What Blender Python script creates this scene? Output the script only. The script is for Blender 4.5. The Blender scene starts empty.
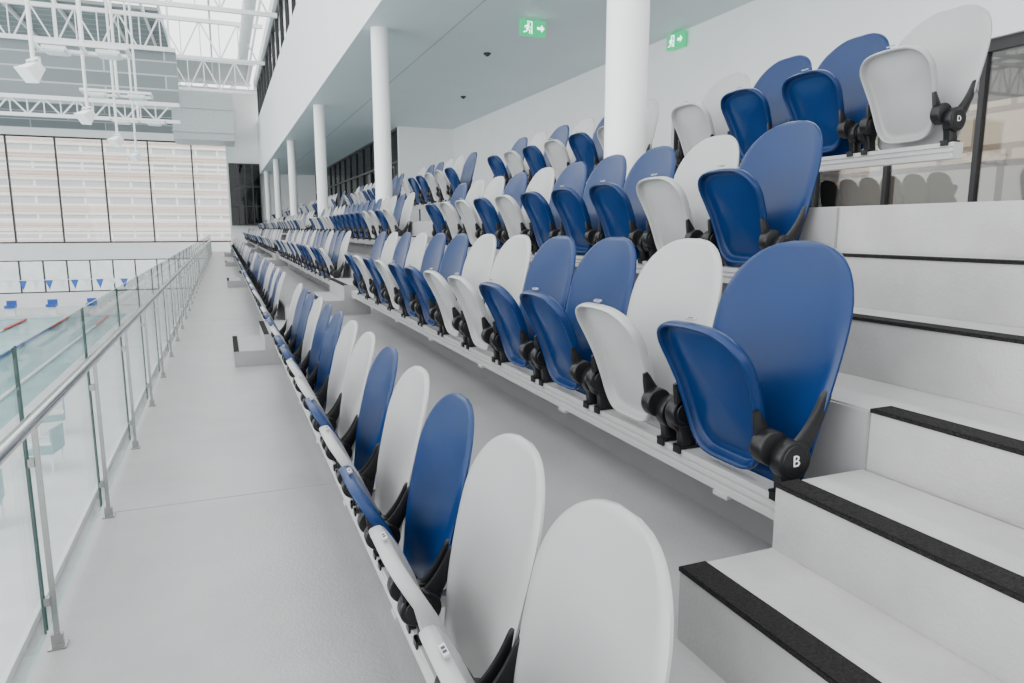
import bpy, bmesh, math, random
from mathutils import Vector, Matrix
random.seed(3)
SC = bpy.context.scene
COL = SC.collection

# ------------------------------------------------------------------ materials
def mat(name, col, rough=0.5, metal=0.0, var=0.0, vscale=6.0, bump=0.0, bscale=60.0, spec=0.5, emit=None, estr=0.0):
    m = bpy.data.materials.new(name); m.use_nodes = True
    nt = m.node_tree; b = nt.nodes["Principled BSDF"]
    b.inputs["Base Color"].default_value = (*col, 1)
    b.inputs["Roughness"].default_value = rough
    b.inputs["Metallic"].default_value = metal
    b.inputs["Specular IOR Level"].default_value = spec
    if emit:
        b.inputs["Emission Color"].default_value = (*emit, 1)
        b.inputs["Emission Strength"].default_value = estr
    tc = nt.nodes.new("ShaderNodeTexCoord")
    if var > 0:
        n = nt.nodes.new("ShaderNodeTexNoise"); n.inputs["Scale"].default_value = vscale
        n.inputs["Detail"].default_value = 6
        r = nt.nodes.new("ShaderNodeValToRGB")
        r.color_ramp.elements[0].position = 0.3; r.color_ramp.elements[1].position = 0.7
        r.color_ramp.elements[0].color = (*[max(0, c*(1-var)) for c in col], 1)
        r.color_ramp.elements[1].color = (*[min(1, c*(1+var)) for c in col], 1)
        nt.links.new(tc.outputs["Object"], n.inputs["Vector"])
        nt.links.new(n.outputs["Fac"], r.inputs["Fac"])
        nt.links.new(r.outputs["Color"], b.inputs["Base Color"])
    if bump > 0:
        n2 = nt.nodes.new("ShaderNodeTexNoise"); n2.inputs["Scale"].default_value = bscale
        bp = nt.nodes.new("ShaderNodeBump"); bp.inputs["Strength"].default_value = bump
        bp.inputs["Distance"].default_value = 0.01
        nt.links.new(tc.outputs["Object"], n2.inputs["Vector"])
        nt.links.new(n2.outputs["Fac"], bp.inputs["Height"])
        nt.links.new(bp.outputs["Normal"], b.inputs["Normal"])
    return m

def glass_mat(name, tint=(0.9, 0.97, 0.95), refl=0.35, rough=0.02):
    m = bpy.data.materials.new(name); m.use_nodes = True
    nt = m.node_tree; nt.nodes.clear()
    o = nt.nodes.new("ShaderNodeOutputMaterial")
    t = nt.nodes.new("ShaderNodeBsdfTransparent"); t.inputs[0].default_value = (*tint, 1)
    g = nt.nodes.new("ShaderNodeBsdfGlossy"); g.inputs["Roughness"].default_value = rough
    f = nt.nodes.new("ShaderNodeFresnel"); f.inputs[0].default_value = 1.45
    mu = nt.nodes.new("ShaderNodeMath"); mu.operation = 'MULTIPLY'; mu.inputs[1].default_value = refl
    mx = nt.nodes.new("ShaderNodeMixShader")
    nt.links.new(f.outputs[0], mu.inputs[0]); nt.links.new(mu.outputs[0], mx.inputs[0])
    nt.links.new(t.outputs[0], mx.inputs[1]); nt.links.new(g.outputs[0], mx.inputs[2])
    nt.links.new(mx.outputs[0], o.inputs[0])
    return m

M_BLUE = mat("blue_plastic", (0.0022, 0.020, 0.084), 0.28, var=0.06, vscale=3, bump=0.03, bscale=400, spec=0.26)
M_GREY = mat("grey_plastic", (0.315, 0.318, 0.318), 0.33, var=0.03, vscale=3, bump=0.03, bscale=400, spec=0.45)
M_BLACK = mat("black_plastic", (0.006, 0.006, 0.007), 0.36, bump=0.04, bscale=300, spec=0.35)
M_PLATE = mat("plate_grey", (0.42, 0.44, 0.46), 0.3, metal=0.4)
M_BEAM = mat("beam_white_metal", (0.45, 0.45, 0.45), 0.35, metal=0.2)
M_FLOOR = mat("floor_vinyl", (0.300, 0.300, 0.302), 0.34, var=0.10, vscale=2.2, bump=0.18, bscale=110)
M_TREAD = mat("stair_vinyl", (0.34, 0.338, 0.336), 0.45, var=0.10, vscale=5.0, bump=0.18, bscale=110)
M_RISER = mat("riser_paint", (0.265, 0.265, 0.268), 0.5, var=0.06, vscale=3)
M_STRIP = mat("rubber_nosing", (0.011, 0.010, 0.010), 0.9, var=0.6, vscale=150, bump=0.8, bscale=260, spec=0.2)
M_WHITE = mat("white_paint", (0.80, 0.81, 0.815), 0.6, var=0.02, vscale=1.0)
M_SOFFIT = mat("soffit_paint", (0.66, 0.73, 0.75), 0.6, var=0.02, vscale=0.6)
M_COLUMN = mat("column_paint", (0.84, 0.84, 0.84), 0.45, var=0.02, vscale=1.0)
M_FRAME = mat("black_frame", (0.015, 0.015, 0.017), 0.4)
M_STEEL = mat("stainless", (0.62, 0.62, 0.61), 0.15, metal=1.0)
M_STEELD = mat("stainless_post", (0.32, 0.33, 0.32), 0.22, metal=1.0)
M_GLASS = glass_mat("clear_glass", (0.962, 0.978, 0.974), 0.40)
M_WGLASS = glass_mat("window_glass", (0.95, 0.97, 0.965), 0.5)
M_LGLASS = glass_mat("lobby_window_glass", (0.85, 0.86, 0.85), 1.6)
M_DGLASS = glass_mat("dark_glass", (0.30, 0.33, 0.34), 0.8)
M_GEDGE = mat("glass_edge", (0.008, 0.040, 0.034), 0.2)
M_GTOP = mat("glass_top_edge", (0.22, 0.35, 0.33), 0.2)
M_TRUSS = mat("truss_white", (0.74, 0.75, 0.75), 0.5)
M_DUCT = mat("duct_grey", (0.42, 0.45, 0.46), 0.5, var=0.05)
M_DECK = mat("pool_tile", (0.64, 0.66, 0.66), 0.5, var=0.08, vscale=1.5)
M_WATER = mat("pool_water", (0.20, 0.44, 0.47), 0.2, var=0.22, vscale=0.5, bump=0.3, bscale=3, spec=0.35)
M_LBLUE = mat("lane_blue", (0.02, 0.10, 0.42), 0.4)
M_LRED = mat("lane_red", (0.6, 0.05, 0.04), 0.4)
M_TEAL = mat("teal_plastic", (0.16, 0.34, 0.36), 0.4)
M_GREEN = mat("sign_green", (0.0, 0.20, 0.08), 0.4, emit=(0.0, 0.55, 0.20), estr=1.2)
M_SIGNW = mat("sign_white", (0.8, 0.9, 0.85), 0.4, emit=(0.8, 1, 0.9), estr=2.6)
M_TEXT = mat("letter_white", (0.70, 0.70, 0.70), 0.4)
M_BROWN = mat("brown_cladding", (0.12, 0.07, 0.045), 0.6, var=0.2)
M_PAVE = mat("brown_paving", (0.16, 0.125, 0.10), 0.7, var=0.2)

def brick_mat(name, c1, c2, c3, rot, w=2.4, h=0.45, mort=0.07, off=0.5):
    m = bpy.data.materials.new(name); m.use_nodes = True
    nt = m.node_tree; b = nt.nodes["Principled BSDF"]; b.inputs["Roughness"].default_value = 0.8
    tc = nt.nodes.new("ShaderNodeTexCoord"); mp = nt.nodes.new("ShaderNodeMapping")
    mp.inputs["Rotation"].default_value = rot
    br = nt.nodes.new("ShaderNodeTexBrick"); br.offset = off
    br.inputs["Color1"].default_value = (*c1, 1); br.inputs["Color2"].default_value = (*c2, 1)
    br.inputs["Mortar"].default_value = (*c3, 1)
    br.inputs["Scale"].default_value = 1.0; br.inputs["Mortar Size"].default_value = mort
    br.inputs["Brick Width"].default_value = w; br.inputs["Row Height"].default_value = h
    nt.links.new(tc.outputs["Object"], mp.inputs[0]); nt.links.new(mp.outputs[0], br.inputs[0])
    nt.links.new(br.outputs["Color"], b.inputs["Base Color"])
    return m
R90 = math.radians(90)
M_FACADE2 = brick_mat("cream_facade", (0.50, 0.42, 0.30), (0.42, 0.34, 0.24), (0.22, 0.15, 0.10), (R90, R90, 0), 2.2, 1.1, 0.10)
M_FACADE3 = brick_mat("brown_low_facade", (0.16, 0.11, 0.08), (0.40, 0.40, 0.38), (0.08, 0.06, 0.05), (R90, R90, 0), 2.4, 0.85, 0.08, 0.3)
M_PANEL = brick_mat("roof_panel_grey", (0.20, 0.225, 0.23), (0.24, 0.265, 0.27), (0.40, 0.42, 0.43), (0, 0, 0), 4.0, 0.9, 0.05)
M_PANELV = brick_mat("wall_panel_grey", (0.16, 0.185, 0.19), (0.21, 0.235, 0.24), (0.38, 0.40, 0.41), (R90, 0, 0), 4.0, 0.5, 0.03)
M_FCREAM = brick_mat("facade_cream_band", (0.74, 0.68, 0.63), (0.80, 0.74, 0.69), (0.60, 0.54, 0.50), (R90, 0, 0), 3.0, 0.30, 0.025)
M_FBROWN = brick_mat("facade_brown_band", (0.52, 0.39, 0.34), (0.60, 0.47, 0.42), (0.70, 0.62, 0.57), (R90, 0, 0), 2.2, 0.25, 0.03)
M_FWIN = brick_mat("facade_window_band", (0.46, 0.48, 0.49), (0.56, 0.57, 0.57), (0.84, 0.82, 0.79), (R90, 0, 0), 1.9, 1.2, 0.10, 0.0)

# ------------------------------------------------------------------ helpers
def info(o, label=None, category=None, group=None, kind=None):
    if label: o["label"] = label
    if category: o["category"] = category
    if group: o["group"] = group
    if kind: o["kind"] = kind
    return o

def mk(name, me, loc=(0, 0, 0), parent=None):
    o = bpy.data.objects.new(name, me); COL.objects.link(o); o.location = loc
    if parent is not None: o.parent = parent
    return o

def empty(name, loc):
    o = bpy.data.objects.new(name, None); COL.objects.link(o); o.location = loc
    o.empty_display_size = 0.1
    return o

class MB:
    """mesh builder"""
    def __init__(s): s.v = []; s.f = []; s.mi = []
    def add(s, vs, fs, mi=0):
        n = len(s.v); s.v += [tuple(v) for v in vs]
        for f in fs: s.f.append([i+n for i in f]); s.mi.append(mi)
    def box(s, x0, x1, y0, y1, z0, z1, mi=0):
        s.add([(x0,y0,z0),(x1,y0,z0),(x1,y1,z0),(x0,y1,z0),(x0,y0,z1),(x1,y0,z1),(x1,y1,z1),(x0,y1,z1)],
              [(0,3,2,1),(4,5,6,7),(0,1,5,4),(1,2,6,5),(2,3,7,6),(3,0,4,7)], mi)
    def tube(s, a, b, r, n=10, mi=0, r2=None):
        a = Vector(a); b = Vector(b); d = (b-a).normalized()
        up = Vector((0,0,1)) if abs(d.z) < 0.9 else Vector((1,0,0))
        u = d.cross(up).normalized(); w = d.cross(u)
        r2 = r if r2 is None else r2
        vs = []
        for p, rr in ((a, r), (b, r2)):
            for i in range(n):
                t = 2*math.pi*i/n; vs.append(p + u*math.cos(t)*rr + w*math.sin(t)*rr)
        fs = [(i, (i+1)%n, n+(i+1)%n, n+i) for i in range(n)]
        fs += [tuple(range(n-1, -1, -1)), tuple(range(n, 2*n))]
        s.add(vs, fs, mi)
    def prism_y(s, pts, y0, y1, mi=0, ch=0.0, seg=1):
        n = len(pts)
        cx = sum(p[0] for p in pts)/n; cz = sum(p[1] for p in pts)/n
        def ring(y, inset):
            out = []
            for x, z in pts:
                dx, dz = x-cx, z-cz; L = math.hypot(dx, dz) or 1
                k = max(0.0, (L-inset)/L); out.append((cx+dx*k, y, cz+dz*k))
            return out
        if ch:
            up = [(y0+ch*(1-math.cos(math.pi/2*k/seg)), ch*(1-math.sin(math.pi/2*k/seg))) for k in range(seg+1)]
            dn = [(y1-ch*(1-math.cos(math.pi/2*k/seg)), ch*(1-math.sin(math.pi/2*k/seg))) for k in range(seg, -1, -1)]
            seq = up+dn
        else: seq = [(y0, 0), (y1, 0)]
        vs = []
        for y, ins in seq: vs += ring(y, ins)
        fs = []
        for k in range(len(seq)-1):
            for i in range(n):
                j = (i+1) % n; fs.append((k*n+i, k*n+j, (k+1)*n+j, (k+1)*n+i))
        fs.append(tuple(range(n-1, -1, -1))); L = (len(seq)-1)*n
        fs.append(tuple(range(L, L+n)))
        s.add(vs, fs, mi)
    def merge(s, o, mi=None):
        n = len(s.v); s.v += o.v
        for f, k in zip(o.f, o.mi): s.f.append([i+n for i in f]); s.mi.append(k if mi is None else mi)
    def mesh(s, name, mats, smooth=True, angle=35):
        me = bpy.data.meshes.new(name); me.from_pydata(s.v, [], s.f)
        for m in mats: me.materials.append(m)
        for p, k in zip(me.polygons, s.mi): p.material_index = k
        bm = bmesh.new(); bm.from_mesh(me); bmesh.ops.recalc_face_normals(bm, faces=bm.faces); bm.to_mesh(me); bm.free()
        if smooth:
            me.polygons.foreach_set("use_smooth", [True]*len(me.polygons))
            try: me.set_sharp_from_angle(angle=math.radians(angle))
            except Exception: pass
        me.update(); return me

def block(name, x0, x1, y0, y1, z0, z1, m, kind="structure", label=None, category=None, parent=None):
    b = MB(); cx, cy = (x0+x1)/2, (y0+y1)/2
    b.box(x0-cx, x1-cx, y0-cy, y1-cy, 0, z1-z0)
    me = b.mesh(name, [m], smooth=False)
    o = mk(name, me, (cx, cy, z0), parent)
    info(o, label, category, None, kind)
    return o

# ------------------------------------------------------------------ levels
ZA, ZB, ZC = 0.50, 0.995, 1.535
XA, XB, XC = 0.67, 1.495, 2.30
YE = 46.0; YN = -2.5
ROWS = {'A': (0.475, 0.362), 'B': (1.30, 0.87), 'C': (2.14, 1.37), 'D': (3.00, 1.92)}

block("floor", -0.72, XA, YN, YE+2, -0.25, 0.0, M_FLOOR, label="light grey walkway floor beside glass railing")
block("floor_terrace", XA, XB, YN, YE+2, -0.25, ZA, M_FLOOR, label="light grey concrete seating terrace")
block("floor_terrace", XB, XC, YN, YE+2, -0.25, ZB, M_TREAD, label="light grey concrete seating terrace")
block("floor_terrace", XC, 7.6, YN, YE+2, -0.25, ZC, M_TREAD, label="upper concourse floor behind the seats")
block("trim_1", XA-0.012, XA-0.002, 0.75, YE+2, 0.0, ZA-0.004, M_RISER)
block("trim_2", XB-0.012, XB-0.002, 1.25, YE+2, ZA, ZB-0.004, M_RISER)
block("trim_3", XC-0.012, XC-0.002, 2.15, YE+2, ZB, ZC-0.004, M_RISER)
block("trim_4", -0.74, -0.722, YN, YE+2, -0.45, 0.03, M_WHITE)
block("trim_5", -0.70, XA-0.015, 3.95, 3.955, 0.0, 0.0015, M_RISER)
block("trim_6", -0.70, XA-0.015, 12.0, 12.005, 0.0, 0.0015, M_RISER)

def stairs(steps, x_end, zbase, y0, y1, label, strip=0.070, last=True):
    root = empty("stairs", (steps[0][0], (y0+y1)/2, zbase)); info(root, label, "stairs")
    rx, ry, rz = root.location
    for i, (x, z) in enumerate(steps):
        if i < len(steps)-1:
            b = MB(); b.box(x-rx, x_end-0.013-rx, y0-ry, y1-ry, (zbase if i == 0 else steps[i-1][1])-rz+0.0005, z-rz)
            mk("step", b.mesh("step", [M_TREAD], smooth=False), (0, 0, 0), root)
    for i, (x, z) in enumerate(steps):
        if i == len(steps)-1 and not last: continue
        b = MB(); b.box(x-0.003-rx, x+strip-rx, y0-ry, y1-ry, z-rz, z-rz+0.004)
        b.box(x-0.004-rx, x-0.0005-rx, y0-ry, y1-ry, z-rz-0.006, z-rz+0.004)
        o = mk("nosing", b.mesh("nosing", [M_STRIP], smooth=False), (0, 0, 0), root); o["label"] = "black rubber anti-slip nosing"
    return root
stairs([(0.93, 0.677), (1.20, 0.84), (XB, ZB)], XB, ZA, YN, 1.25, "grey concrete aisle steps with black anti-slip nosings")
stairs([(1.80, 1.175), (2.05, 1.355), (XC, ZC)], XC, ZB, YN, 2.15, "upper grey concrete aisle steps with thin black nosings", last=False)

AISLES = [(7.8, 8.95), (18.6, 19.8), (29.0, 30.2), (39.0, 40.2)]
for k, (a, b_) in enumerate(AISLES):
    for (xs, z0, dz) in (((0.04, 0.35), 0.0, ZA), ((0.93, 1.2), ZA, ZB-ZA), ((1.77, 2.03), ZB, ZC-ZB)):
        xe = {0.0: XA, ZA: XB, ZB: XC}[z0]-0.013
        cy = (a+b_)/2
        root = empty("step_block", (xs[0], cy, z0)); info(root, "grey aisle step block with black nosing strips between seats", "step", "aisle step blocks")
        b = MB()
        b.box(0, xe-xs[0], a-cy, b_-cy, 0.0005, dz/3)
        b.box(xs[1]-xs[0], xe-xs[0], a-cy, b_-cy, dz/3, 2*dz/3)
        mk("step", b.mesh("step", [M_RISER], smooth=False), (0, 0, 0), root)
        for q, zz in ((0, dz/3), (xs[1]-xs[0], 2*dz/3)):
            b = MB(); b.box(q-0.003, q+0.05, a-cy, b_-cy, zz, zz+0.004); b.box(q-0.004, q-0.0005, a-cy, b_-cy, zz-0.008, zz+0.004)
            mk("nosing", b.mesh("nosing", [M_STRIP], smooth=False), (0, 0, 0), root)

# ------------------------------------------------------------------ chair meshes
def back_x(y, t):
    return 0.050+0.105*t+0.058*t*t - 0.024*(y/0.25)**2*(0.4+0.6*t) - 0.014*math.exp(-((t-0.38)/0.16)**2)*(1-(y/0.26)**2)
def back_builder(nt_, ns):
    b = MB(); th = 0.007
    HWB = 0.2535; T0 = 0.64
    ts = [0.5-0.5*math.cos(math.pi*i/nt_) for i in range(nt_+1)]
    ts = [0.6*t + 0.4*(i/nt_) for i, t in enumerate(ts)]
    ts = [min(t, 0.9985) for t in ts]
    def w(t):
        if t <= T0:
            a = 0.202+(HWB-0.202)*math.sin(math.pi/2*t/T0)
        else:
            a = HWB*(1-((t-T0)/(1-T0))**2.2)**(1/2.4)
        if t < 0.10: a *= (0.66+0.34*math.sqrt(max(0, 1-((0.10-t)/0.10)**2)))
        return a
    def P(t, s, off):
        y = w(t)*s; z = -0.115+0.660*t
        x = back_x(y, t)
        e = max(abs(s), (t-0.9)/0.1*0.999 if t > 0.9 else 0)
        x += 0.009*max(0, (e-0.90)/0.10)**1.5
        return (x+off, y, z)
    ni = ns+1
    ss = [-1+2*j/ns for j in range(ni)]
    ss = [math.copysign(1-(1-abs(s))**1.35, s) for s in ss]
    front = [P(t, s, 0) for t in ts for s in ss]
    rear = [P(t, s, th) for t in ts for s in ss]
    N = len(front); vs = front+rear; fs = []
    R = len(ts)
    for i in range(R-1):
        for j in range(ns):
            a = i*ni+j; fs.append((a, a+1, a+ni+1, a+ni)); fs.append((N+a, N+a+ni, N+a+ni+1, N+a+1))
        a = i*ni; fs.append((a, a+ni, N+a+ni, N+a)); a = i*ni+ns; fs.append((a, N+a, N+a+ni, a+ni))
    for j in range(ns):
        fs.append((j, N+j, N+j+1, j+1)); a = (R-1)*ni+j; fs.append((a, a+1, N+a+1, N+a))
    b.add(vs, fs)
    return b

def pan_builder(n, detail=True):
    b = MB()
    p0 = Vector((-0.010, 0, -0.074)); p1 = Vector((-0.138, 0, 0.333))
    ax = (p1-p0); L = ax.length; ax.normalize()
    nrm = Vector((-ax.z, 0, ax.x)).normalized()
    if nrm.x > 0: nrm = -nrm
    if detail:
        rings = [(0.02, -0.010), (0.35, -0.011), (0.65, -0.014), (0.88, -0.021), (0.965, -0.024), (1.0, -0.019), (1.010, -0.008), (1.005, 0.005), (0.988, 0.012),
                 (0.962, 0.012), (0.945, 0.002), (0.930, -0.015), (0.905, -0.020), (0.80, -0.016), (0.6, -0.005), (0.3, 0.003), (0.02, 0.005)]
    else:
        rings = [(0.02, -0.008), (0.9, -0.020), (1.0, -0.016), (1.0, 0.0), (0.95, 0.008), (0.90, -0.012), (0.02, 0.005)]
    vs = []
    for sc, off in rings:
        for i in range(n):
            t = 2*math.pi*i/n; c, s = math.cos(t), math.sin(t)
            e = 2/4.6
            yy = math.copysign(abs(c)**e, c)*sc; vv = math.copysign(abs(s)**e, s)*sc
            v = vv*0.5+0.5
            wid = 0.142+0.046*min(1, v*1.2)
            y = yy*wid*(1.0 if vv < 0.5 else 1.0-0.08*(vv-0.5))
            curl = 0.028*max(0, v)**2.5 - 0.018*math.sin(math.pi*min(1, max(0, v)))
            vb = v - 0.035*(yy*yy)*max(0, vv)
            p = p0+ax*(vb*L)+nrm*(off+curl)
            vs.append((p.x, y, p.z))
    fs = []
    for k in range(len(rings)-1):
        for i in range(n):
            j = (i+1) % n; fs.append((k*n+i, k*n+j, (k+1)*n+j, (k+1)*n+i))
    fs.append(tuple(range(n))); q = (len(rings)-1)*n; fs.append(tuple(range(q+n-1, q-1, -1)))
    b.add(vs, fs)
    return b

def strip_prism(b, pts_path, y0, y1, ch, n=6):
    P = [Vector((p[0], 0, p[1])) for p in pts_path]
    vs = []; m = 8
    prof = [(-1, y0+ch), (-1, y1-ch), (-1+0.25, y1), (1-0.25, y1), (1, y1-ch), (1, y0+ch), (1-0.25, y0), (-1+0.25, y0)]
    for i, p in enumerate(P):
        a = P[max(0, i-1)]; c = P[min(len(P)-1, i+1)]; d = (c-a).normalized(); nn = Vector((-d.z, 0, d.x)); r = pts_path[i][2]
        for s_, yy in prof: vs.append((p.x+nn.x*r*s_, yy, p.z+nn.z*r*s_))
    fs = []
    for i in range(len(P)-1):
        for k in range(m):
            j = (k+1) % m; fs.append((i*m+k, i*m+j, (i+1)*m+j, (i+1)*m+k))
    fs.append(tuple(range(m-1, -1, -1))); q = (len(P)-1)*m; fs.append(tuple(range(q, q+m)))
    b.add(vs, fs)

def circ(x, z, r, n): return [(x+r*math.cos(2*math.pi*i/n), z+r*math.sin(2*math.pi*i/n)) for i in range(n)]
def hinge_builder(sd, n=32, detail=True):
    b = MB()
    def rng(a, c): return (min(a*sd, c*sd), max(a*sd, c*sd))
    b.prism_y(circ(0, 0, 0.052, n), *rng(-0.016, 0.024), ch=0.005 if detail else 0, seg=3)
    if detail:
        b.prism_y(circ(0, 0, 0.041, n), *rng(0.020, 0.0262), ch=0.002)
    b.prism_y(circ(-0.034, 0.026, 0.047, n), *rng(-0.056, -0.012), ch=0.006 if detail else 0, seg=3)
    if detail:
        b.prism_y(circ(-0.034, 0.026, 0.032, n), *rng(-0.060, -0.054), ch=0.002)
        q0, q1, q2, q3 = (0.016, 0.020), (0.044, 0.050), (0.074, 0.095), (0.106, 0.175)
        path = []
        for k in range(17):
            t = k/16; u = 1-t
            x = u**3*q0[0]+3*u*u*t*q1[0]+3*u*t*t*q2[0]+t**3*q3[0]; z = u**3*q0[1]+3*u*u*t*q1[1]+3*u*t*t*q2[1]+t**3*q3[1]
            r = 0.016*(1-t)**1.5+0.0155
            if t > 0.90: r *= math.sqrt(max(0.05, 1-((t-0.90)/0.105)**2))
            path.append((x, z, r))
        strip_prism(b, path, *rng(0.004, 0.019), 0.003)
        path = [(-0.036, 0.04, 0.032), (-0.050, 0.07, 0.024), (-0.062, 0.10, 0.016), (-0.070, 0.12, 0.009)]
        strip_prism(b, path, *rng(-0.056, -0.044), 0.004)
    else:
        strip_prism(b, [(0.02, 0.02, 0.03), (0.07, 0.09, 0.022), (0.10, 0.15, 0.014)], *rng(0.004, 0.019), 0.0)
    if detail:
        strip_prism(b, [(0.0, -0.02, 0.034), (0.002, -0.05, 0.024), (0.008, -0.090, 0.026)], *rng(-0.030, 0.008), 0.005)
        b.box(-0.028, 0.040, *rng(-0.034, 0.012), -0.096, -0.088)
        b.box(-0.031, -0.0245, *rng(-0.028, 0.006), -0.112, -0.088)
    else:
        b.box(-0.030, 0.035, *rng(-0.03, 0.012), -0.095, -0.02)
    return b

HY = 0.222
ME = {}
for cn, m in (("blue", M_BLUE), ("grey", M_GREY)):
    ME["back", cn] = back_builder(32, 22).mesh("backrest_"+cn, [m], angle=50)
    ME["seat", cn] = pan_builder(60).mesh("seat_"+cn, [m], angle=75)
    lo = MB(); lo.merge(back_builder(9, 6), 0); lo.merge(pan_builder(16, False), 0)
    for sd in (-1, 1):
        h = hinge_builder(sd, 10, False); h.v = [(x, y_+sd*HY, z) for x, y_, z in h.v]; lo.merge(h, 1)
    ME["low", cn] = lo.mesh("chair_"+cn, [m, M_BLACK], angle=50)
    ME["lowb", cn] = lo
ME["h", 1] = hinge_builder(1).mesh("hinge_a", [M_BLACK], angle=40)
ME["h", -1] = hinge_builder(-1).mesh("hinge_b", [M_BLACK], angle=40)
pb = MB(); pb.box(-0.006, 0.006, -0.018, 0.018, -0.003, 0.0025, 0); pb.box(-0.004, 0.004, -0.010, -0.002, 0.0025, 0.003, 1); pb.box(-0.004, 0.004, 0.002, 0.010, 0.0025, 0.003, 1)
ME["plate"] = pb.mesh("number_plate", [M_PLATE, M_FRAME], smooth=False)

LABEL = {"blue": "blue plastic folding stadium seat, tipped up, black hinges",
         "grey": "light grey plastic folding stadium seat, tipped up, black hinges"}
def chair(x, y, z, cn, row, detailed):
    grp = {"A": "stadium seats in the front row", "B": "stadium seats in the second row",
           "C": "stadium seats in the third row", "D": "stadium seats in the top row"}[row]
    if detailed:
        r = empty("stadium_seat", (x, y, z))
        mk("seat", ME["seat", cn], (0, 0, 0), r)
        mk("backrest", ME["back", cn], (0, 0, 0), r)
        mk("hinge", ME["h", 1], (0, HY, 0), r); mk("hinge", ME["h", -1], (0, -HY, 0), r)
        o = mk("number_plate", ME["plate"], (-0.152, 0, 0.3405), r); o.rotation_euler = (0, math.radians(-20), 0)
    else:
        r = mk("stadium_seat", ME["low", cn], (x, y, z))
    info(r, LABEL[cn], "seat", grp)
    return r

COLY = (4.47, 12.6, 20.8, 29.4, 37.6, 45.6)
SP = 0.51
seqs = {'A': "ggbgbggbbgbbggbgbgg", 'B': "bgbbggbbgbgb", 'C': "bgbbbgbggbgb", 'D': "gbbg.gbgbgbbggb"}
starts = {'A': 1.11, 'B': 1.54, 'C': 2.50, 'D': 2.44}
allc = []
for row in "ABCD":
    y = starts[row]; i = 0; rs = random.Random(ord(row))
    while y < YE-0.3:
        blocked = False
        for a, b_ in AISLES:
            if y+0.25 > a and y-0.25 < b_:
                y = b_+0.27; blocked = True; break
        if blocked: continue
        c = seqs[row][i] if i < len(seqs[row]) else rs.choice("gb")
        if row == 'D' and any(abs(y-q) < 0.33 for q in COLY): c = '.'
        if c != '.': allc.append((row, y, "blue" if c == 'b' else "grey"))
        y += SP; i += 1
allc.sort(key=lambda c: c[1])
near = allc[:298]; rest = allc[298:]
ends = {}
for row, y, cn in near:
    x, z = ROWS[row]
    r = chair(x, y, z, cn, row, y < 13.5)
    if row not in ends: ends[row] = r
if rest:
    b = MB()
    for row, y, cn in rest:
        x, z = ROWS[row]; lo = ME["lowb", cn]; n = len(b.v)
        b.v += [(vx+x, vy+y-45, vz+z) for vx, vy, vz in lo.v]
        for f, k in zip(lo.f, lo.mi):
            b.f.append([q+n for q in f]); b.mi.append(2 if k == 1 else (0 if cn == "blue" else 1))
    o = mk("stadium_seats", b.mesh("stadium_seats", [M_BLUE, M_GREY, M_BLACK], angle=50), (0, 45, 0))
    info(o, "distant blue and grey folding stadium seats", "seats", None, "stuff")

for row in "BCD":
    cu = bpy.data.curves.new("letter_curve", 'FONT'); cu.body = row; cu.size = 0.042 if row != "D" else 0.034; cu.extrude = 0.0008
    cu.align_x = 'CENTER'; cu.align_y = 'CENTER'
    t = bpy.data.objects.new("letter_tmp", cu); COL.objects.link(t)
    bpy.context.view_layer.update()
    dg = bpy.context.evaluated_depsgraph_get()
    me = bpy.data.meshes.new_from_object(t.evaluated_get(dg)); me.name = "row_letter"
    bpy.data.objects.remove(t)
    me.materials.clear(); me.materials.append(M_TEXT)
    o = mk("row_letter", me, (0, -HY-0.0272, 0), ends[row]); o.rotation_euler = (R90, 0, 0); o["label"] = "white row letter"

def beam(row, y0, y1, wall):
    x, z = ROWS[row]; x += 0.008; cy = (y0+y1)/2; L = (y1-y0)/2
    root = empty("seat_beam", (x, cy, z-0.168)); info(root, "white metal mounting beam carrying stadium seats", "beam", "seat mounting beams")
    b = MB()
    prof = [(-0.030, 0.0), (0.034, 0.0), (0.034, 0.07), (-0.030, 0.07), (-0.030, 0.052), (-0.023, 0.049), (-0.023, 0.043), (-0.030, 0.040),
            (-0.030, 0.030), (-0.023, 0.027), (-0.023, 0.021), (-0.030, 0.018)]
    vs = [(px, -L, pz) for px, pz in prof]+[(px, L, pz) for px, pz in prof]; n = len(prof)
    fs = [(i, (i+1)%n, n+(i+1)%n, n+i) for i in range(n)]+[tuple(range(n-1, -1, -1)), tuple(range(n, 2*n))]
    b.add(vs, fs); mk("rail", b.mesh("beam_rail", [M_BEAM], smooth=False), (0, 0, 0), root)
    yy = y0+0.25
    bb = MB(); step = SP*2; bm_ = M_BEAM
    if wall is not None:
        bb.box(0.0, wall-x-0.014, -0.02, 0.02, -0.005, 0.035); bb.box(wall-x-0.022, wall-x-0.014, -0.04, 0.04, -0.06, 0.06)
        bb.box(-0.036, 0.03, -0.03, 0.03, -0.012, 0.0)
    else:
        h = z-0.168-ZC; step = SP*3; bm_ = M_FRAME; yy = y0+0.85
        bb.box(-0.010, 0.010, -0.010, 0.010, -h+0.006, 0.0); bb.box(-0.05, 0.05, -0.04, 0.04, -h, -h+0.008)
    me = bb.mesh("bracket", [bm_], smooth=False)
    while yy < y1:
        mk("bracket", me, (0, yy-cy, 0), root); yy += step
for row, wall in (('A', XA), ('B', XB), ('C', XC), ('D', None)):
    e = [starts[row]-0.25]
    for a, b_ in AISLES: e += [a, b_]
    e.append(YE)
    for k in range(0, len(e), 2): beam(row, e[k], e[k+1], wall)

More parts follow.
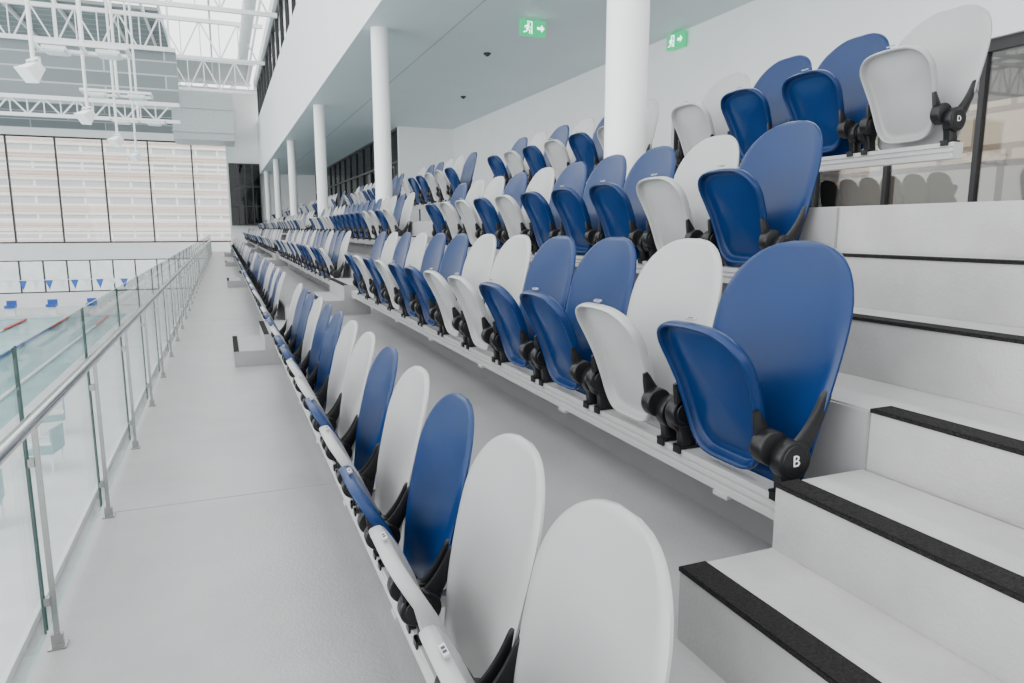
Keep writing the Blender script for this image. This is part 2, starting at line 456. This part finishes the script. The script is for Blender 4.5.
# ------------------------------------------------------------------ railing
root = empty("glass_railing", (-0.62, 20, 0)); info(root, "glass balustrade with stainless steel posts and round handrail", "railing")
def rl(x, y, z): return (x+0.62, y-20, z)
b = MB(); b.tube(rl(-0.575, -0.9, 0.865), rl(-0.575, 45, 0.865), 0.021, 20)
o = mk("handrail", b.mesh("handrail", [M_STEEL]), (0, 0, 0), root); o["label"] = "round polished stainless steel handrail"
pm = MB(); pm.box(-0.009, 0.009, -0.004, 0.004, 0.0, 0.80); pm.box(-0.028, 0.028, -0.028, 0.028, 0.0, 0.006)
pm.box(-0.018, 0.018, -0.010, 0.010, 0.006, 0.05)
pm.tube((0.0, 0, 0.79), (0.045, 0, 0.845), 0.006, 8)
pm.box(-0.030, -0.008, -0.012, 0.012, 0.16, 0.19); pm.box(-0.030, -0.008, -0.012, 0.012, 0.66, 0.69)
pme = pm.mesh("post", [M_STEELD], smooth=False)
P0, PS = 2.69, 1.21
gm = MB(); w_ = PS/2-0.012
gm.box(-0.004, 0.004, -w_, w_, 0.06, 1.07)
gme = gm.mesh("glass_panel", [M_GLASS, M_GEDGE, M_GTOP], smooth=False)
for p in gme.polygons:
    if abs(p.normal.y) > 0.5: p.material_index = 1
    elif abs(p.normal.z) > 0.5: p.material_index = 2
y = P0-3*PS
while y < 45:
    mk("post", pme, rl(-0.62, y, 0), root)
    mk("glass_panel", gme, rl(-0.650, y+PS/2, 0), root)
    y += PS

# ------------------------------------------------------------------ columns
for i, y in enumerate(COLY):
    b = MB(); b.tube((0, 0, 0), (0, 0, 4.82-ZC), 0.148, 48); b.tube((0, 0, 0), (0, 0, 0.02), 0.165, 48)
    o = mk("column", b.mesh("column", [M_COLUMN], angle=40), (2.70, y, ZC)); info(o, "round white structural column rising to the soffit", "column", "round white columns")

# ------------------------------------------------------------------ soffit, fascia, back wall
XS = 2.44; ZS = 4.82
block("ceiling", XS, 9.2, YN, 48, ZS, ZS+0.3, M_SOFFIT, label="grey-blue soffit over upper seats")
block("wall_fascia", XS-0.02, XS+0.2, YN, 48, ZS+0.001, 7.95, M_WHITE, label="white fascia wall above soffit")
block("trim_8", XS+1.4, XS+1.43, YN, 48, ZS-0.003, ZS-0.0005, M_DUCT)
block("wall_right", 7.6, 7.8, 11.0, 24.0, ZC, ZS, M_WHITE)
block("wall_right", 7.6, 7.8, YN, 11.0, 3.42, ZS, M_WHITE)
block("wall_return", 5.7, 7.6, 24.0, 24.2, ZC, ZS, M_WHITE)
def window(name, axis, fixed, a0, a1, z0, z1, n, glass, fw=0.06, depth=0.1, hz=(), label="window", top=None):
    b = MB(); g = MB(); top = top or fw
    def bx(B, p0, p1, q0, q1, d):
        if axis == 'y': B.box(fixed-d/2, fixed+d/2, p0, p1, q0, q1)
        else: B.box(p0, p1, fixed-d/2, fixed+d/2, q0, q1)
    bx(b, a0, a1, z0, z0+fw, depth); bx(b, a0, a1, z1-top, z1, depth)
    for i in range(n+1):
        c = a0+(a1-a0)*i/n; bx(b, max(a0, c-fw/2), min(a1, c+fw/2), z0+fw, z1-top, depth*0.98)
    for h in hz: bx(b, a0, a1, h-fw/2, h+fw/2, depth*0.96)
    r = mk(name, b.mesh(name, [M_FRAME], smooth=False)); info(r, label, None, None, "structure")
    bx(g, a0+0.01, a1-0.01, z0+0.01, z1-0.01, 0.012)
    mk("pane", g.mesh("pane", [glass], smooth=False), (0, 0, 0), r)
    return r
window("window_1", 'y', 7.7, YN, 11.0, ZC, 3.42, 12, M_LGLASS, 0.06, 0.08, (), "black-framed lobby window", top=0.12)
window("window_2", 'y', 5.75, 24.2, 47.0, ZC, ZS, 14, M_DGLASS, 0.07, 0.12, (2.6, 3.7), "dark glazed partition wall")
block("wall_lobby", 6.6, 6.7, 24.3, 47.5, ZC, ZS, M_DUCT)
block("wall_far", XS+0.2, 9.2, 48.0, 48.3, -0.3, ZS, M_WHITE)
block("wall_end", 0.5, XS+0.2, 48.0, 48.3, -0.3, 9.9, M_WHITE)
window("window_3", 'x', 47.6, 0.6, 2.4, 1.6, 5.4, 4, M_DGLASS, 0.07, 0.1, (2.8, 4.0), "dark glazed end screen")
block("wall_screen", 0.6, 2.4, 47.72, 47.8, 1.6, 5.4, M_PANELV)
window("window_4", 'y', XS+0.1, YN, 47, 7.95, 9.9, 22, M_WGLASS, 0.12, 0.15, (), "black-framed clerestory window")
block("trim_7", XS-0.1, XS+0.4, YN, 48, 9.9, 10.4, M_WHITE)

# exit signs
def exit_sign(loc, rotz, hang):
    r = empty("exit_sign", loc); r.rotation_euler = (0, 0, rotz); r.scale = (0.95, 0.95, 0.95)
    info(r, "green illuminated exit sign with running figure and arrow", "exit sign")
    b = MB(); b.box(-0.235, 0.235, -0.03, 0.03, -0.13, 0.13); mk("housing", b.mesh("housing", [M_GREEN], smooth=False), (0, 0, 0), r)
    b = MB(); b.box(-0.232, 0.232, -0.034, -0.0305, -0.127, 0.127); mk("face", b.mesh("face", [M_GREEN], smooth=False), (0, 0, 0), r)
    b = MB()
    def q(pts, k=1.25, ox=0.0):
        pts = [(x*k+ox, z*k) for x, z in pts]
        n = len(pts); vs = [(x, -0.037, z) for x, z in pts]+[(x, -0.0342, z) for x, z in pts]
        b.add(vs, [tuple(range(n)), tuple(range(2*n-1, n-1, -1))]+[(i, n+i, n+(i+1)%n, (i+1)%n) for i in range(n)])
    OX = -0.09
    # doorway: two posts and a lintel around the figure, open at the figure's side
    q([(0.045, -0.085), (0.060, -0.085), (0.060, 0.085), (0.045, 0.085)], 1.2, OX)
    q([(-0.02, 0.072), (0.045, 0.072), (0.045, 0.085), (-0.02, 0.085)], 1.2, OX)
    q([(0.000+0.016*math.cos(t*math.pi/4), 0.047+0.016*math.sin(t*math.pi/4)) for t in range(8)], 1.2, OX)
    q([(-0.025, 0.030), (0.010, 0.026), (0.0, -0.018), (-0.03, -0.012)], 1.2, OX)
    q([(0.0, -0.018), (0.032, -0.035), (0.025, -0.080), (0.011, -0.080), (0.014, -0.042), (-0.02, -0.022)], 1.2, OX)
    q([(-0.03, -0.010), (-0.035, -0.048), (-0.078, -0.058), (-0.078, -0.072), (-0.024, -0.062), (-0.008, -0.018)], 1.2, OX)
    q([(0.01, 0.027), (0.030, 0.004), (0.040, 0.006), (0.040, -0.004), (0.026, -0.008), (0.003, 0.012)], 1.2, OX)
    q([(-0.02, 0.030), (-0.055, 0.022), (-0.060, -0.010), (-0.048, -0.010), (-0.044, 0.012), (-0.018, 0.018)], 1.2, OX)
    q([(0.195, 0.0), (0.135, 0.062), (0.135, 0.022), (0.06, 0.022), (0.06, -0.022), (0.135, -0.022), (0.135, -0.062)], 1.0, 0.015)
    mk("pictogram", b.mesh("pictogram", [M_SIGNW], smooth=False), (0, 0, 0), r)
    if hang:
        b = MB(); b.tube((-0.15, 0, 0.13), (-0.15, 0, hang/0.95), 0.006, 8); b.tube((0.15, 0, 0.13), (0.15, 0, hang/0.95), 0.006, 8)
        mk("hanger", b.mesh("hanger", [M_TRUSS]), (0, 0, 0), r)
exit_sign((4.88, 11.05, 4.66), 0, 0.16)
exit_sign((7.50, 10.8, 4.66), math.radians(-86), 0.16)
for loc in ((5.0, 13.5, ZS), (4.2, 9.6, ZS), (6.0, 18.0, ZS)):
    b = MB(); b.tube((0, 0, 0), (0, 0, -0.03), 0.07, 20); b.tube((0, 0, -0.03), (0, 0, -0.06), 0.045, 20, r2=0.03)
    o = mk("smoke_detector", b.mesh("smoke_detector", [M_FRAME]), loc); info(o, "small dark round detector fixed to the soffit", "smoke detector")

# ------------------------------------------------------------------ pool hall
PZ = -3.5
block("floor_pool", -30, -22, YN-10, 52, PZ-0.3, PZ, M_DECK)
block("floor_pool", -5.4, 9, YN-10, 52, PZ-0.3, PZ, M_DECK)
block("floor_pool", -22, -5.4, 47, 52, PZ-0.3, PZ, M_DECK)
block("floor_pool", -22, -5.4, YN-10, 0, PZ-0.3, PZ, M_DECK)
block("pool_water", -22, -5.4, 0, 47, PZ-1.0, PZ-0.12, M_WATER, kind=None, label="turquoise water of the swimming pool", category="swimming pool")
block("wall_below", 0.1, 0.3, YN, 48, PZ, -0.25, M_WHITE)
for i in range(8):
    x = -6.4-2.0*i
    b = MB(); b.tube((0, -22.4, 0), (0, 22.4, 0), 0.055, 8)
    for k in (-22.5, 22.5): b.tube((0, k*0.8, 0), (0, k, 0), 0.065, 8, mi=1)
    o = mk("lane_rope", b.mesh("lane_rope", [M_LBLUE if i % 2 else M_TRUSS, M_LRED]), (x, 23.5, PZ-0.053))
    info(o, "floating lane rope on the pool", "lane rope", "pool lane ropes")
    b = MB(); b.box(-0.25, 0.25, -0.3, 0.3, 0.45, 0.6, 0); b.box(-0.2, 0.2, -0.15, 0.25, 0, 0.45, 1); b.box(-0.25, 0.25, 0.25, 0.3, 0.6, 0.85, 0)
    o = mk("starting_block", b.mesh("starting_block", [M_LBLUE, M_TRUSS], smooth=False), (x-1.0, 47.5, PZ)); info(o, "blue and white swimming starting block at pool end", "starting block", "starting blocks")
for k, (x, y, rz) in enumerate(((-4.0, 13.6, 0.1), (-3.7, 16.6, -0.2), (-4.1, 19.4, 0.2))):
    b = MB()
    b.box(-0.28, 0.28, -0.28, 0.28, 0.38, 0.42, 0); b.box(0.26, 0.30, -0.28, 0.28, 0.42, 0.90, 0)
    for sx in (-0.25, 0.25):
        for sy in (-0.25, 0.25): b.tube((sx, sy, 0), (sx, sy, 0.38), 0.018, 6, 1)
    for sy in (-0.29, 0.29): b.box(-0.26, 0.28, sy-0.02, sy+0.02, 0.60, 0.63, 1); b.tube((-0.25, sy, 0.4), (-0.25, sy, 0.6), 0.015, 6, 1)
    o = mk("pool_chair", b.mesh("pool_chair", [M_TEAL, M_TRUSS], smooth=False), (x, y, PZ)); o.rotation_euler = (0, 0, rz)
    info(o, "pale teal poolside armchair with white frame on tiles", "chair", "poolside chairs")
b = MB(); b.tube((-22, 0, 0), (-4, 0, 0), 0.015, 6, mi=0)
k = -21.5
while k < -4:
    b.add([(k, 0, 0), (k+0.36, 0, 0), (k+0.18, 0, -0.5)], [(0, 1, 2)], 1 if int((k+30)/0.55) % 2 else 0); k += 0.55
b.tube((-3.9, 0, 0.05), (-3.9, 0, -2.4), 0.03, 8)
o = mk("pennant_line", b.mesh("pennant_line", [M_TRUSS, M_LBLUE], smooth=False), (0, 41, PZ+2.4)); info(o, "backstroke flag line with blue and white pennants", "bunting")
FY = 52.0
block("wall_back", -30, 1.2, FY, FY+0.3, PZ, -2.6, M_WHITE)
block("wall_back", -30, 1.2, FY, FY+0.3, -0.55, 0.5, M_WHITE)
block("wall_back", -30, 1.2, FY, FY+0.3, 7.05, 7.5, M_WHITE)
block("wall_back", -30, 1.2, FY, FY+0.3, 7.5, 9.0, M_PANELV)
block("wall_back", -30, 1.2, FY, FY+0.3, 9.0, 10.6, M_WHITE)
window("window_5", 'x', FY+0.15, -29.8, 1.0, 0.5, 7.05, 12, M_WGLASS, 0.09, 0.2, (), "tall black-framed pool hall window")
window("window_6", 'x', FY+0.15, -29.8, 1.0, -2.6, -0.55, 24, M_WGLASS, 0.07, 0.2, (), "low window band of the pool hall")
bb = MB(); z = -0.2; fi = 0
pat = [(1, 0.55), (0, 0.22), (2, 0.62), (0, 0.26), (1, 0.45), (0, 0.20), (2, 0.55), (0, 0.22)]
while z < 12.4:
    mi_, h = pat[fi % len(pat)]; dy = 0.0 if mi_ != 2 else 0.15
    bb.box(-70, 40, dy, 3, z+0.2, z+0.2+h, mi_); z += h; fi += 1
o = mk("building_facade", bb.mesh("building_facade", [M_FCREAM, M_FBROWN, M_FWIN], smooth=False), (0, 75, -0.2)); info(o, "beige-brown building facade with horizontal bands and window strips", "building")
block("boundary_wall", -70, 40, 74, 74.8, -6, 0.0, M_DECK, kind=None, label="pale rendered boundary wall outside the low windows", category="wall")
block("ground", -80, 90, 52.5, 130, -6.2, -6.0, M_DECK)
block("building_facade", 22, 26, -20, 40, -6, 14, M_FACADE2, kind=None, label="cream and brown building facade outside the lobby", category="building")
block("low_building", 14, 16, -20, 40, 1.0, 2.75, M_FACADE3, kind=None, label="low brown outbuilding with pale window panels", category="building")
block("canopy", 7.85, 11.0, -12, 20, 3.36, 3.6, M_BROWN, kind=None, label="brown timber canopy outside the lobby window", category="canopy")
block("ground", 7.85, 60, -30, 50, 0.9, 1.0, M_PAVE)

# ------------------------------------------------------------------ roof
def truss(y, z0=9.0, z1=10.6, x0=-30, x1=2.3, st=0.8, t=0.6):
    b = MB(); c = (x0+x1)/2
    for z, r in ((0, 0.12*t), (z1-z0, 0.14*t)):
        b.box(x0-c, x1-c, -r, r, z-r, z+r)
    x = x0; up = True
    while x+st <= x1+0.01:
        za, zb = (0, z1-z0) if up else (z1-z0, 0)
        b.tube((x-c, 0, za), (x+st-c, 0, zb), 0.06*t, 6); b.tube((x-c, 0, 0), (x-c, 0, z1-z0), 0.045*t, 6)
        x += st; up = not up
    o = mk("roof_truss", b.mesh("roof_truss", [M_TRUSS]), (c, y, z0)); info(o, "white steel lattice roof truss above the pool", "truss", "white roof trusses")
for y in (12, 17, 22, 28, 36, 44, 50.5): truss(y)
truss(29.8, 5.35, 5.95, -30, -1.2, 0.5, 0.5)
for x in list(range(-28, 3, 2))+[-2.67]:
    b = MB(); b.box(-0.045, 0.045, -30, 22, 0, 0.18)
    o = mk("roof_purlin", b.mesh("roof_purlin", [M_TRUSS], smooth=False), (x+0.05, 30, 10.75)); info(o, "white roof purlin under the glazed roof", "beam", "white roof purlins")
block("ceiling_panel", -30, -2.0, 36.5, 43.5, 10.96, 11.1, M_PANEL)
block("ceiling_panel", -30, 2.3, 45.5, 52, 10.96, 11.1, M_DUCT)
block("wall_bulkhead", -30, -1.2, 30.2, 30.4, 6.05, 7.9, M_PANELV, label="dark grey louvred bulkhead hung across the pool hall")
block("trim_9", -30, -1.2, 30.1, 30.5, 7.9, 8.05, M_TRUSS); block("trim_10", -30, -1.2, 30.1, 30.5, 5.95, 6.05, M_TRUSS)
for x in (-21, -15, -9, -5, -1.4):
    o = block("hanger_rod", x-0.04, x+0.04, 30.26, 30.34, 8.06, 10.74, M_TRUSS, kind=None, label="white vertical rod suspending the bulkhead", category="rod")
    o["group"] = "bulkhead hanger rods"
b = MB(); b.box(-1.6, 1.6, -1.5, 1.5, 0, 2.6); b.box(-1.65, 1.65, -1.55, -1.5, 0.4, 0.5); b.box(-1.65, 1.65, -1.55, -1.5, 1.7, 1.8)
o = mk("ventilation_duct", b.mesh("ventilation_duct", [M_DUCT], smooth=False), (-0.6, 46.2, 6.4)); info(o, "large grey ventilation duct hung under the roof", "duct")
b = MB(); b.tube((0, -20, 0), (0, 10, 0), 0.25, 20)
o = mk("ventilation_duct", b.mesh("ventilation_duct", [M_TRUSS]), (1.5, 30, 10.0)); info(o, "long round white ventilation duct beneath the roof", "duct")

for k, y in enumerate((14.0, 19.0, 24.0, 29.0)):
    r = empty("loudspeaker", (-2.67, y, 4.0)); info(r, "white angular loudspeaker hung from the roof on a pole", "loudspeaker", "hanging loudspeakers")
    b = MB(); b.tube((0, 0, 0.12), (0, 0, 6.74), 0.035, 10); mk("pole", b.mesh("pole", [M_TRUSS]), (0, 0, 0), r)
    b = MB()
    vs = []
    for (xx, hw, zt, zb) in ((-0.14, 0.17, 0.14, -0.12), (0.12, 0.10, 0.09, -0.05)):
        vs += [(xx, -hw, zb), (xx, hw, zb), (xx, hw, zt), (xx, -hw, zt)]
    b.add(vs, [(3, 2, 1, 0), (4, 5, 6, 7), (0, 1, 5, 4), (1, 2, 6, 5), (2, 3, 7, 6), (3, 0, 4, 7)])
    b.box(-0.16, -0.138, -0.18, 0.18, -0.13, 0.15)
    o = mk("speaker_box", b.mesh("speaker_box", [M_COLUMN], smooth=False), (0, 0, -0.02), r); o.rotation_euler = (math.radians(8), math.radians(-40), math.radians(35))
    b = MB(); b.box(-0.02, 0.02, -0.21, 0.21, 0.14, 0.17); b.box(-0.02, 0.02, -0.21, -0.195, -0.04, 0.17); b.box(-0.02, 0.02, 0.195, 0.21, -0.04, 0.17)
    o = mk("yoke", b.mesh("yoke", [M_TRUSS], smooth=False), (0, 0, 0), r); o.rotation_euler = (0, 0, math.radians(35))
for y in (16.5, 21.5, 26.5):
    r = empty("floodlight_rack", (-2.3, y, 4.9)); info(r, "white floodlight rack hung on poles from the roof", "light", "hanging floodlight racks")
    b = MB()
    for yy in (-0.35, 0.35): b.box(-0.8, 0.8, yy-0.03, yy+0.03, -0.03, 0.03)
    for xx in (-0.78, 0.0, 0.78): b.box(xx-0.03, xx+0.03, -0.35, 0.35, -0.028, 0.028)
    mk("frame", b.mesh("frame", [M_TRUSS], smooth=False), (0, 0, 0), r)
    for xx in (-0.45, 0.45):
        b = MB(); b.box(-0.2, 0.2, -0.28, 0.28, -0.10, -0.035); b.box(-0.16, 0.16, -0.22, 0.22, -0.12, -0.10); mk("lamp", b.mesh("lamp", [M_COLUMN], smooth=False), (xx, 0, 0), r)
    b = MB(); b.tube((0, 0, 0), (0, 0, 5.84), 0.035, 8)
    mk("pole", b.mesh("rack_pole", [M_TRUSS]), (0, 0, 0), r)

# ------------------------------------------------------------------ light
w = bpy.data.worlds.new("world"); SC.world = w; w.use_nodes = True
nt = w.node_tree; bg = nt.nodes["Background"]
tc = nt.nodes.new("ShaderNodeTexCoord"); sp = nt.nodes.new("ShaderNodeSeparateXYZ"); rp = nt.nodes.new("ShaderNodeValToRGB")
rp.color_ramp.elements[0].position = 0.0; rp.color_ramp.elements[0].color = (0.80, 0.815, 0.83, 1)
rp.color_ramp.elements[1].position = 0.9; rp.color_ramp.elements[1].color = (0.99, 0.995, 1.0, 1)
nt.links.new(tc.outputs["Generated"], sp.inputs[0]); nt.links.new(sp.outputs["Z"], rp.inputs[0]); nt.links.new(rp.outputs[0], bg.inputs[0])
bg.inputs[1].default_value = 3.7
def area(name, loc, rot, sx, sy, e, col=(1, 1, 1)):
    l = bpy.data.lights.new(name, 'AREA'); l.shape = 'RECTANGLE'; l.size = sx; l.size_y = sy; l.energy = e; l.color = col
    o = bpy.data.objects.new(name, l); COL.objects.link(o); o.location = loc; o.rotation_euler = rot
    return o
area("soffit_fill", (5.0, 4.0, 4.78), (0, 0, 0), 0.4, 6, 120)  # added fill to brighten the space under the soffit, not a real fitting
area("side_fill", (-14.0, 2.0, 2.5), (0, math.radians(-97), 0), 7, 14, 1500)  # added out-of-frame fill from the left, lifts soffit and seats; no window modelled

# ------------------------------------------------------------------ camera
cd = bpy.data.cameras.new("camera"); cam = bpy.data.objects.new("camera", cd); COL.objects.link(cam)
cd.sensor_width = 36; cd.lens = 700/1024*36; cd.clip_start = 0.02; cd.clip_end = 500
cam.location = (0, 0, 1.45); cam.rotation_euler = (math.radians(90-9.21), 0, math.radians(-22.25))
SC.camera = cam
